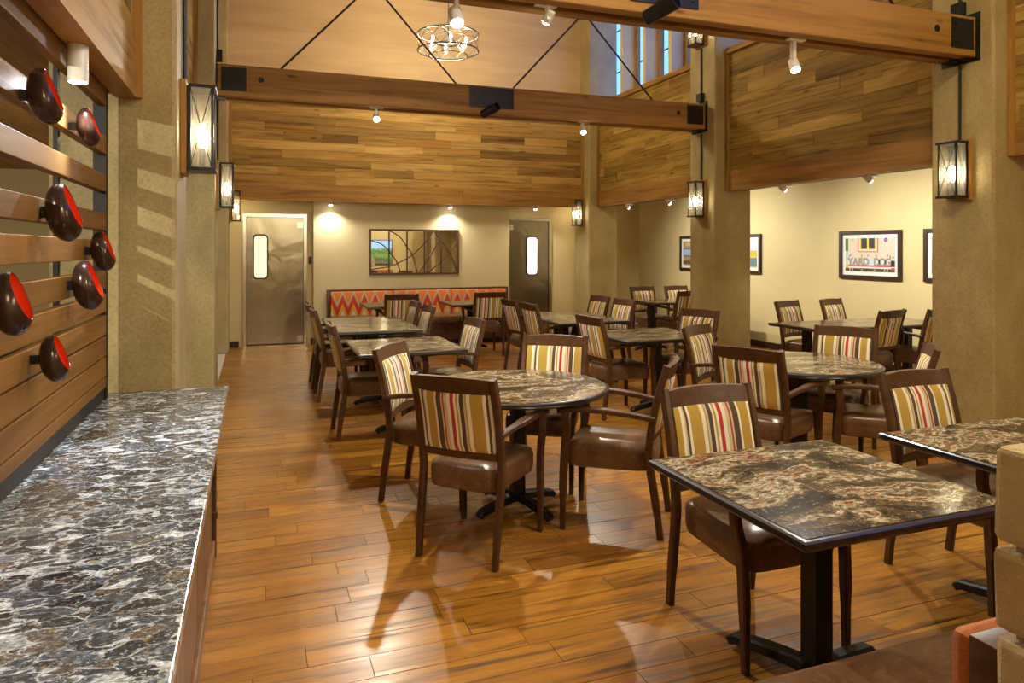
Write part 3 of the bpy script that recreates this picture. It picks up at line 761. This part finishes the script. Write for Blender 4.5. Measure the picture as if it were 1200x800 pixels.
chair((1.81, 7.60), (-1, 0), K+'nearer of two on the right of the long left table')
chair((2.97, 8.22), (1, .03), K+'farther of two on the left of the long middle table')
chair((2.98, 7.58), (1, .03), K+'nearer of two on the left of the long middle table')
chair((4.33, 8.38), (-1, -.05), K+'farther of two on the right of the long middle table')
chair((4.33, 7.72), (-1, -.05), K+'nearer of two on the right of the long middle table')
chair((2.94, 5.93), (1, .06), K+'on the left of the middle square table facing right')
chair((4.32, 6.14), (-.95, -.3), K+'on the right of the middle square table before the pillar')
chair((6.04, 6.82), (.28, -.96), K+'far left at the aisle table below the YARD DOG print')
chair((6.80, 6.90), (.28, -.96), K+'far right at the aisle table below the YARD DOG print')
chair((6.15, 5.41), (-.22, .97), K+'left of two on the near side of the aisle table')
chair((6.78, 5.38), (-.22, .97), K+'cut by the nearest right pillar at the aisle table')
chair((6.08, 10.27), (.08, -1), K+'left of two on the far side of the farthest aisle table')
chair((6.76, 10.30), (.08, -1), K+'right of two on the far side of the farthest aisle table')
chair((6.14, 8.96), (-.12, 1), K+'on the near side of the farthest aisle table, cut by the pillar')
chair((1.92, 9.70), (.02, 1), K+'with its back to the viewer at the left banquette table')
chair((3.22, 9.70), (.02, 1), K+'with its back to the viewer at the right banquette table')

# ---------------------------------------------------------------- tables
def base_x(root, x, y, ang=45, arm=.27, top=.70):
    MB().box(x-.038, x+.038, y-.038, y+.038, .06, top, bevel=.004).build('column', M['black_metal'], root)
    for k in range(4):
        a = math.radians(ang + 90*k); d = Vector((math.cos(a), math.sin(a), 0)); p = Vector((-d.y, d.x, 0))
        MB().sweep([Vector((x, y, .085)) + d*.03, Vector((x, y, .070)) + d*arm*.5, Vector((x, y, .045)) + d*arm*.93, Vector((x, y, .028)) + d*arm], [.06, .056, .052, .05], [.05, .045, .04, .032], tuple(p)).build('foot', M['black_metal'], root)
    MB().box(x-.12, x+.12, y-.03, y+.03, top+.002, top+.0155).build('top_bracket', M['black_metal'], root)
def rect_table(x0, x1, y0, y1, label, cols=None, ang=0, arm=.27):
    cx, cy = (x0+x1)/2, (y0+y1)/2; hx, hy = (x1-x0)/2, (y1-y0)/2
    root = empty('dining_table', (cx, cy, 0), 0, label, 'table', 'stone topped dining tables')
    m = MB(); rings = []
    for ins, z in ((.034, .716), (.012, .718), (.004, .727), (.006, .734), (.0, .738), (.001, .746), (.010, .7495), (.020, .7505)):
        rings.append(m.ring([(sx*(hx-ins), sy*(hy-ins), z) for sx, sy in ((-1, -1), (1, -1), (1, 1), (-1, 1))]))
    m.skin(rings); m.build('table_edge', M['ebony'], root)
    MB().box(-hx+.022, hx-.022, -hy+.022, hy-.022, .744, .7525).build('stone_top', M['granite'], root)
    for (bx, by) in (cols or [(cx, cy)]): base_x(root, bx-cx, by-cy, ang, arm)
    return root
def round_table(cx, cy, r, label):
    root = empty('dining_table', (cx, cy, 0), 0, label, 'table', 'stone topped dining tables')
    MB().lathe([(r-.034, .716), (r-.012, .718), (r-.004, .727), (r-.006, .734), (r, .738), (r-.001, .746), (r-.010, .7495), (r-.020, .7505)], 64).build('table_edge', M['ebony'], root, True)
    MB().lathe([(r-.022, .744), (r-.022, .7525)], 64).build('stone_top', M['granite'], root)
    base_x(root, 0, 0, 20, .29)
    return root
rect_table(1.42, 2.285, 1.53, 2.357, 'nearest square stone topped table with dark moulded edge', None, 105, .36)
rect_table(2.588, 3.46, 1.53, 2.352, 'square stone topped table cut off by the right edge', None, 93, .36)
round_table(1.475, 3.93, .545, 'round stone topped table with four chairs at centre')
round_table(3.68, 4.02, .545, 'round stone topped table at right in front of the pillars')
rect_table(.75, 1.62, 5.44, 6.37, 'small square stone topped table in the left row', [(1.225, 5.905)])
rect_table(.73, 1.61, 6.98, 8.47, 'long stone topped table in the left row before the banquette', [(1.195, 7.05), (1.195, 7.945)])
rect_table(3.10, 4.0, 6.98, 8.40, 'long stone topped table in the middle row before the corner pillar', [(3.66, 7.20), (3.66, 8.05)])
rect_table(3.06, 4.0, 5.40, 6.28, 'square stone topped table in the middle row', [(3.62, 5.84)])
rect_table(5.32, 7.2, 5.54, 6.30, 'long stone topped table in the aisle below the YARD DOG print', [(5.58, 5.99), (7.03, 5.99)], 45)
rect_table(5.62, 7.2, 9.10, 9.82, 'farthest stone topped table in the right aisle', [(5.71, 9.38), (7.05, 9.38)])
rect_table(1.47, 2.34, 9.84, 10.72, 'left of two stone topped tables at the chevron banquette', [(1.905, 10.46)])
rect_table(2.69, 3.58, 9.84, 10.72, 'right of two stone topped tables at the chevron banquette', [(3.135, 10.46)])

# ---------------------------------------------------------------- banquettes
def banquette(x0, x1, yb_, dirn, label, split, ends=True, depth=.70, back=.05):
    """yb_ = y of the back face, dirn = +1 when the seat faces +y"""
    root = empty('banquette', ((x0+x1)/2, yb_, 0), 0, label, 'banquette')
    hx = (x1-x0)/2
    def ch(nm, mat, a0, a1, d0, d1, z0, z1, bevel=0, par=root):
        ys = sorted((dirn*d0, dirn*d1)); return MB().box(a0, a1, ys[0], ys[1], z0, z1, bevel=bevel).build(nm, mat, par, bevel > 0)
    ch('back_panel', M['walnut'], -hx, hx, .0, back, .0, .90, .004)
    e = .05 if ends else .004
    if ends: ch('end_frame', M['walnut'], -hx, -hx+.045, .0501, .10, .45, .90, .003); ch('end_frame', M['walnut'], hx-.045, hx, .0501, .10, .45, .90, .003)
    if ends: ch('top_rail', M['walnut'], -hx+.046, hx-.046, .0501, .10, .87, .90, .003)
    n = split
    for i in range(n):
        a = -hx+e + (2*hx-2*e)*i/n; b = -hx+e + (2*hx-2*e)*(i+1)/n
        ch('back_cushion', M['chevron'] if ends else M['orange_fabric'], a+.002, b-.002, back+.0005, back+(.08 if ends else .045), .46, .868 if ends else .893, .02)
        ch('seat_cushion', M['leather'], a+.002-(e-.005 if i == 0 else 0), b-.002+(e-.005 if i == n-1 else 0), back+(.085 if ends else .05), depth, .36, .475, .035)
    ch('seat_base', M['walnut'], -hx+.02, hx-.02, back+.01, depth-.06, .08, .358)
    ch('plinth', M['rail_black'], -hx+.06, hx-.06, back+.03, depth-.12, 0, .079)
    return root
banquette(1.10, 4.22, YB-.165, -1, 'banquette with orange chevron back along the back wall', 3)
banquette(1.150, 4.2, .785, 1, 'brown leather banquette seat at the bottom right corner', 3, False, .68, .075)

# ---------------------------------------------------------------- stone wall in the right foreground
sw = empty('stone_wall', (1.014, .55, 0), 0, 'low gold sandstone wall end at the lower right edge', 'stone wall')
o = box_o('mortar_core', M['mortar'], sw, .012, 2.6, -.175, .145, 0, 1.262)
zc = 0; rowi = 0
def block(x0, x1, y0, y1, z0, z1):
    m = MB(); m.box(x0, x1, y0, y1, z0, z1)
    for v in m.bm.verts: v.co += Vector([random.uniform(-.004, .004) for _ in range(3)])
    bmesh.ops.bevel(m.bm, geom=m.bm.edges[:], offset=.009, segments=2, affect='EDGES', profile=.6)
    for v in m.bm.verts: v.co += Vector([random.uniform(-.0015, .0015) for _ in range(3)])
    return m.build('stone_block', M['stone'], sw)
heights = [.16, .14, .15, .13, .17, .125, .125, .125, .15]
tot = sum(heights); heights = [h_*1.282/tot for h_ in heights]
for hgt in heights:
    x = -.006 + random.uniform(-.003, .003); first = True
    while x < 2.6:
        ln = random.uniform(.25, .45)
        block(x, min(x+ln, 2.62), -.20, .165, zc+.006, zc+hgt-.006)
        x += ln+.01
    zc += hgt; rowi += 1

# ---------------------------------------------------------------- lanterns
def lantern(x, y, z, nx, label, watts=26, axis='x'):
    """wall lantern on a wooden back board; nx = direction out of the wall along x"""
    root = empty('wall_lantern', (x, y, z), 0, label, 'lantern', 'black framed wall lanterns')
    if nx < 0: root.rotation_euler = (0, 0, math.pi)
    if axis == 'y': root.rotation_euler = (0, 0, -math.pi/2)
    box_o('back_board', M['beam_z'], root, .001, .03, -.11, .11, -.255, .255, bevel=.003)
    box_o('back_plate', M['black_metal'], root, .0301, .04, -.085, .085, -.225, .225)
    d0, d1, hw, hh = .04, .165, .085, .235
    box_o('top_cap', M['black_metal'], root, d0, d1+.012, -hw-.012, hw+.012, hh-.018, hh); box_o('bottom_cap', M['black_metal'], root, d0, d1+.012, -hw-.012, hw+.012, -hh, -hh+.018)
    for sx in (d0+.006, d1-.006):
        for sy in (-hw+.006, hw-.006): box_o('corner_bar', M['black_metal'], root, sx-.006, sx+.006, sy-.006, sy+.006, -hh+.018, hh-.018)
    box_o('glass_pane', M['lamp_glass'], root, d1-.004, d1-.002, -hw+.013, hw-.013, -hh+.018, hh-.018)
    for sy in (-hw+.003, hw-.005): box_o('glass_pane', M['lamp_glass'], root, d0+.013, d1-.013, sy, sy+.002, -hh+.018, hh-.018)
    for a, b in (((-1, -1), (1, 1)), ((-1, 1), (1, -1))):
        MB().tube([(d1+.001, a[0]*(hw-.01), a[1]*(hh-.02)), (d1+.001, b[0]*(hw-.01), b[1]*(hh-.02))], .003, 6).build('cross_wire', M['black_metal'], root)
        for sy in (-hw, hw): MB().tube([((d0+d1)/2 + a[0]*.052, sy, a[1]*(hh-.02)), ((d0+d1)/2 + b[0]*.052, sy, b[1]*(hh-.02))], .0025, 6).build('cross_wire', M['black_metal'], root)
    cx = (d0+d1)/2
    MB().lathe([(.016, -.20), (.018, -.11), (.014, -.10)], 12, Matrix.Translation((cx, 0, 0))).build('lamp_holder', M['black_metal'], root, True)
    MB().lathe([(.010, -.10), (.026, -.06), (.030, -.02), (.022, .02), (.006, .035)], 14, Matrix.Translation((cx, 0, 0))).build('bulb', M['bulb'], root, True)
    s = -1 if nx < 0 else 1
    loc = (x+s*cx, y, z-.02) if axis == 'x' else (x, y-cx, z-.02)
    point(loc, watts, WARM, .034)
    return root
def conduit(x, y, z0, z1, nx, label):
    root = empty('conduit', (x, y, z0), 0, label, 'conduit', 'black conduits above the lanterns')
    MB().tube([(nx*.014, 0, 0), (nx*.014, 0, z1-z0)], .012, 8).build('pipe', M['rail_black'], root)
    if z0 > 3.4:
        b = sorted((nx*.002, nx*.06)); box_o('junction_box', M['black_metal'], root, b[0], b[1], -.05, .05, 0, .11)
LZ = 2.225
for k, lb in ((1, 'lit wall lantern on the nearest right pillar'), (2, 'lit wall lantern on the middle right pillar'), (3, 'lit wall lantern on the far corner pillar')):
    lantern(XR, PY[k]+PD/2, LZ, -1, lb)
    if k < 3:
        conduit(XR, PY[k]+PD/2, LZ+.26, BZ0-.035, -1, {1: 'black conduit between lantern and beam on the nearest right pillar', 2: 'black conduit between lantern and beam on the middle right pillar'}[k])
        conduit(XR, PY[k]+PD/2, BZ1+.045, 6.2 if k == 1 else 4.24, -1, {1: 'black junction box and conduit over the near beam end', 2: 'black junction box and conduit over the middle beam end'}[k])
lantern(XR, PY[2]+PD/2, 4.50, -1, 'upper lantern on the middle right pillar, mostly behind the near beam')
for k, lb in ((1, 'tall lit lantern on the pillar at the counter end'), (2, 'lit lantern on the middle left pillar'), (3, 'small lit lantern by the first steel door')):
    lantern(XL, PY[k]+PD/2, LZ, 1, lb)
    if k < 3:
        conduit(XL, PY[k]+PD/2, LZ+.26, BZ0-.035, 1, {1: 'black conduit above the counter end lantern', 2: 'black conduit above the middle left lantern'}[k])
        conduit(XL, PY[k]+PD/2, BZ1+.045, 6.2, 1, {1: 'black conduit above the hidden left beam end', 2: 'black conduit over the left end of the middle beam'}[k])
lantern(6.52, AY-.002, LZ, 1, 'lit lantern on the aisle end wall showing beside the far pillar', 6, 'y')

# ---------------------------------------------------------------- track spots
def track_spot(loc, target, watts, label, angle=75, drop=.12, mount=True, blend=.7, col=COOL, scale=1.0):
    x, y, z = loc
    root = empty('track_spot', loc, 0, label, 'spotlight', 'white track spotlights')
    d = (Vector(target) - Vector(loc)).normalized(); q = d.to_track_quat('Z', 'Y').to_matrix().to_4x4()
    s = scale
    MB().lathe([(.018*s, -.085*s), (.030*s, -.080*s), (.032*s, 0), (.029*s, .002*s), (.027*s, -.004*s), (.004, -.004*s)], 18, q).build('lamp_head', M['white_metal'], root, True)
    MB().lathe([(.0265*s, -.003*s), (.025*s, .006*s), (.017*s, .013*s), (.004*s, .016*s)], 18, q).build('lens', M['spot_lens'], root)
    if mount:
        top = drop
        MB().box(-.013, .013, -.02-.05*d.y, .02-.05*d.y, .0, top).build('stem', M['white_metal'], root)
        MB().box(-.075, .075, -.025, .025, top, top+.014).build('mount_plate', M['white_metal'], root)
    spot(Vector(loc) + d*(.022*s), target, watts, angle, blend, col, .026*s)
    return root
PWR = 1.0
# on the near beam
track_spot((1.194, 4.26, 2.985), (1.2, 2.6, 0), 125*PWR, 'glaring white spotlight under the near beam beside the chandelier', 110, .17, scale=1.4)
track_spot((3.86, 4.26, 2.925), (3.2, 2.4, 0), 125*PWR, 'white spotlight under the near beam toward the right pillar', 110, .22, scale=1.2)
track_spot((1.80, 4.26, 3.06), (1.0, 7.2, 0), 135*PWR, 'pale round downlight peeking below the near beam', 110, .1)
# on the middle beam
track_spot((1.29, 7.97, 3.03), (.9, 4.2, 0), 105*PWR, 'white spotlight under the middle beam at left', 110, .12, scale=1.2)
track_spot((3.88, 7.97, 3.03), (3.6, 5.2, 0), 110*PWR, 'white spotlight under the middle beam at right', 110, .12, scale=1.2)
# below the back header
for xx, lb in ((1.149, 'left of three ceiling spots below the back cladding'), (3.15, 'middle of three ceiling spots below the back cladding'), (4.724, 'right of three ceiling spots below the back cladding')):
    track_spot((xx, YB-.30, 2.275), (xx, YB-.55, .4), 32*PWR, lb, 140, .055)
# right aisle wash
for yy, lb in ((10.56, 'far spot under the plank wall between the far right pillars'), (9.30, 'near spot under the plank wall between the far right pillars'), (6.80, 'far spot under the plank wall beside the nearest pillar'), (5.55, 'near spot under the plank wall beside the nearest pillar')):
    track_spot((6.0, yy, 2.27), (7.4, yy-.25, 1.15), 75*PWR, lb, 135, .045)
for k in (1, 2):
    tr_ = struct('trim_%d' % (k+2), M['rail_black'], 5.97, 6.03, PY[k]+PD+.05, PY[k+1]-.05, 2.33, 2.36); tr_['label'] = 'black light track under the right plank wall, bay %s' % ('near' if k == 1 else 'far')
# above the slat screen
sp = empty('screen_spot', (-.618, 3.0, 2.18), 0, 'white cylinder spotlight shining down beside the slatted screen', 'spotlight')
MB().lathe([(.030, .0), (.034, .002), (.034, .135), (.026, .145)], 20, Matrix.Translation((0, 0, 0))).build('lamp_head', M['white_metal'], sp, True)
MB().lathe([(.001, -.002), (.029, -.002), (.029, .0), (.001, .0)], 20).build('lens', M['spot_lens'], sp)
MB().box(-.014, .014, -.014, .014, .145, .24).build('stem', M['white_metal'], sp)
spot((-.612, 3.0, 2.172), (-.45, 2.3, .8), 45*PWR, 120, .8, (.90, .95, 1.0), .03)
# lamp in the room beyond the screen: throws the slat pattern onto the pillar
track_spot((-2.64, .6, 2.57), (-.5, 3.98, 1.9), 190*PWR, 'spotlight in the room beyond the slatted screen', 42, .13, blend=.3)
track_spot((-2.3, 5.4, 2.55), (-3.4, 9.5, 1.2), 90*PWR, 'added fill spotlight deep in the room beyond the slatted screen', 120, .15)  # added lamp, lifts the dark room showing between the slats
# black cylinder uplights on the beams
def cylinder_light(x, y, z, label):
    root = empty('cylinder_spot', (x, y, z), 0, label, 'spotlight', 'black cylinder spotlights on the beams')
    q = Vector((-.72, -.60, -.36)).to_track_quat('Z', 'Y').to_matrix().to_4x4()
    q = Vector((.45, -.85, .28)).to_track_quat('Z', 'Y').to_matrix().to_4x4()
    MB().lathe([(.045, -.12), (.052, -.115), (.055, .12), (.050, .12), (.048, .05), (.005, .05)], 22, q).build('housing', M['black_metal'], root, True)
    MB().box(-.015, .015, -.01, .06, -.0, .06).build('bracket', M['black_metal'], root)
    return root
cylinder_light(2.56, 7.72, 3.17, 'black cylinder spotlight at the plate of the middle beam')
cylinder_light(2.52, 4.01, 3.145, 'black cylinder spotlight at the plate of the near beam')

# ---------------------------------------------------------------- chandeliers
def chandelier(x, y, z, label, watts):
    root = empty('chandelier', (x, y, z), 0, label, 'chandelier', 'round wire chandeliers')
    R = .43
    def ring(r, zz, nm, th=.008): MB().tube([(r*math.cos(k*math.pi/24), r*math.sin(k*math.pi/24), zz) for k in range(48)], th, 6, closed=True).build(nm, M['black_metal'], root)
    ring(R, .25, 'top_ring', .010); ring(R, .02, 'bottom_ring', .009); ring(R*.64, -.05, 'lower_ring', .008); ring(R*.35, .13, 'candle_ring', .010)
    for k in range(12):
        a, b = k*math.pi/6, (k+1)*math.pi/6
        for p, q in ((a, b), (b, a)):
            MB().tube([(R*math.cos(p), R*math.sin(p), .25), (R*math.cos(q), R*math.sin(q), .02)], .0035, 5).build('wire', M['black_metal'], root)
    for k in range(6):
        a = k*math.pi/3
        MB().tube([(R*math.cos(a), R*math.sin(a), .02), (R*.64*math.cos(a), R*.64*math.sin(a), -.05)], .004, 5).build('wire', M['black_metal'], root)
        MB().tube([(0, 0, .30), (R*math.cos(a), R*math.sin(a), .25)], .004, 5).build('spoke', M['black_metal'], root)
        cx, cy = R*.62*math.cos(a+.4), R*.62*math.sin(a+.4)
        MB().tube([(R*.35*math.cos(a+.4), R*.35*math.sin(a+.4), .13), (cx, cy, .05)], .006, 6).build('arm', M['black_metal'], root)
        cd = MB().lathe([(.012, .05), (.012, .12)], 10, Matrix.Translation((cx, cy, 0))).build('candle', M['white_metal'], root)
        MB().lathe([(.008, .121), (.021, .150), (.006, .19)], 10, Matrix.Translation((cx, cy, 0))).build('bulb', M['bulb'], cd, True)
        point((x+cx*1.0, y+cy*1.0, z+.155), watts/6, (1, .86, .56), .045)
    MB().tube([(0, 0, .05), (0, 0, .40)], .010, 6).build('stem', M['black_metal'], root)
    MB().tube([(0, 0, .40), (0, 0, CEIL-z-.02)], .006, 6).build('hanging_rod', M['black_metal'], root)
    MB().lathe([(.06, CEIL-z-.03), (.06, CEIL-z-.005)], 16).build('ceiling_canopy', M['black_metal'], root)
    return root
chandelier(2.56, 9.6, 4.34, 'round black wire chandelier with candle bulbs under the gable', 200)
chandelier(2.56, 1.6, 4.34, 'added round wire chandelier overhead, unseen light for the near hall', 270)  # unseen second chandelier, added to brighten the near tables and floor
# unseen pendants added behind the viewpoint to light the near hall
for xx in (.8, 4.4):
    rt = empty('added_pendant_lamp', (xx, -2.0, 3.0), 0, 'added pendant lamp for fill light behind the viewpoint, %s' % ('left' if xx < 2 else 'right'), 'lamp', 'added pendant lamps behind the viewpoint')
    MB().lathe([(.16, 0), (.15, .10), (.03, .20)], 24, cap=False).build('shade', M['white_metal'], rt, True)
    MB().lathe([(.005, .03), (.04, .05), (.03, .11), (.01, .14)], 14).build('bulb', M['bulb'], rt, True)
    MB().tube([(0, 0, .2), (0, 0, CEIL-3.0)], .006, 6).build('cord', M['rail_black'], rt)
    point((xx, -2.0, 2.98), 110, WARM, .08)
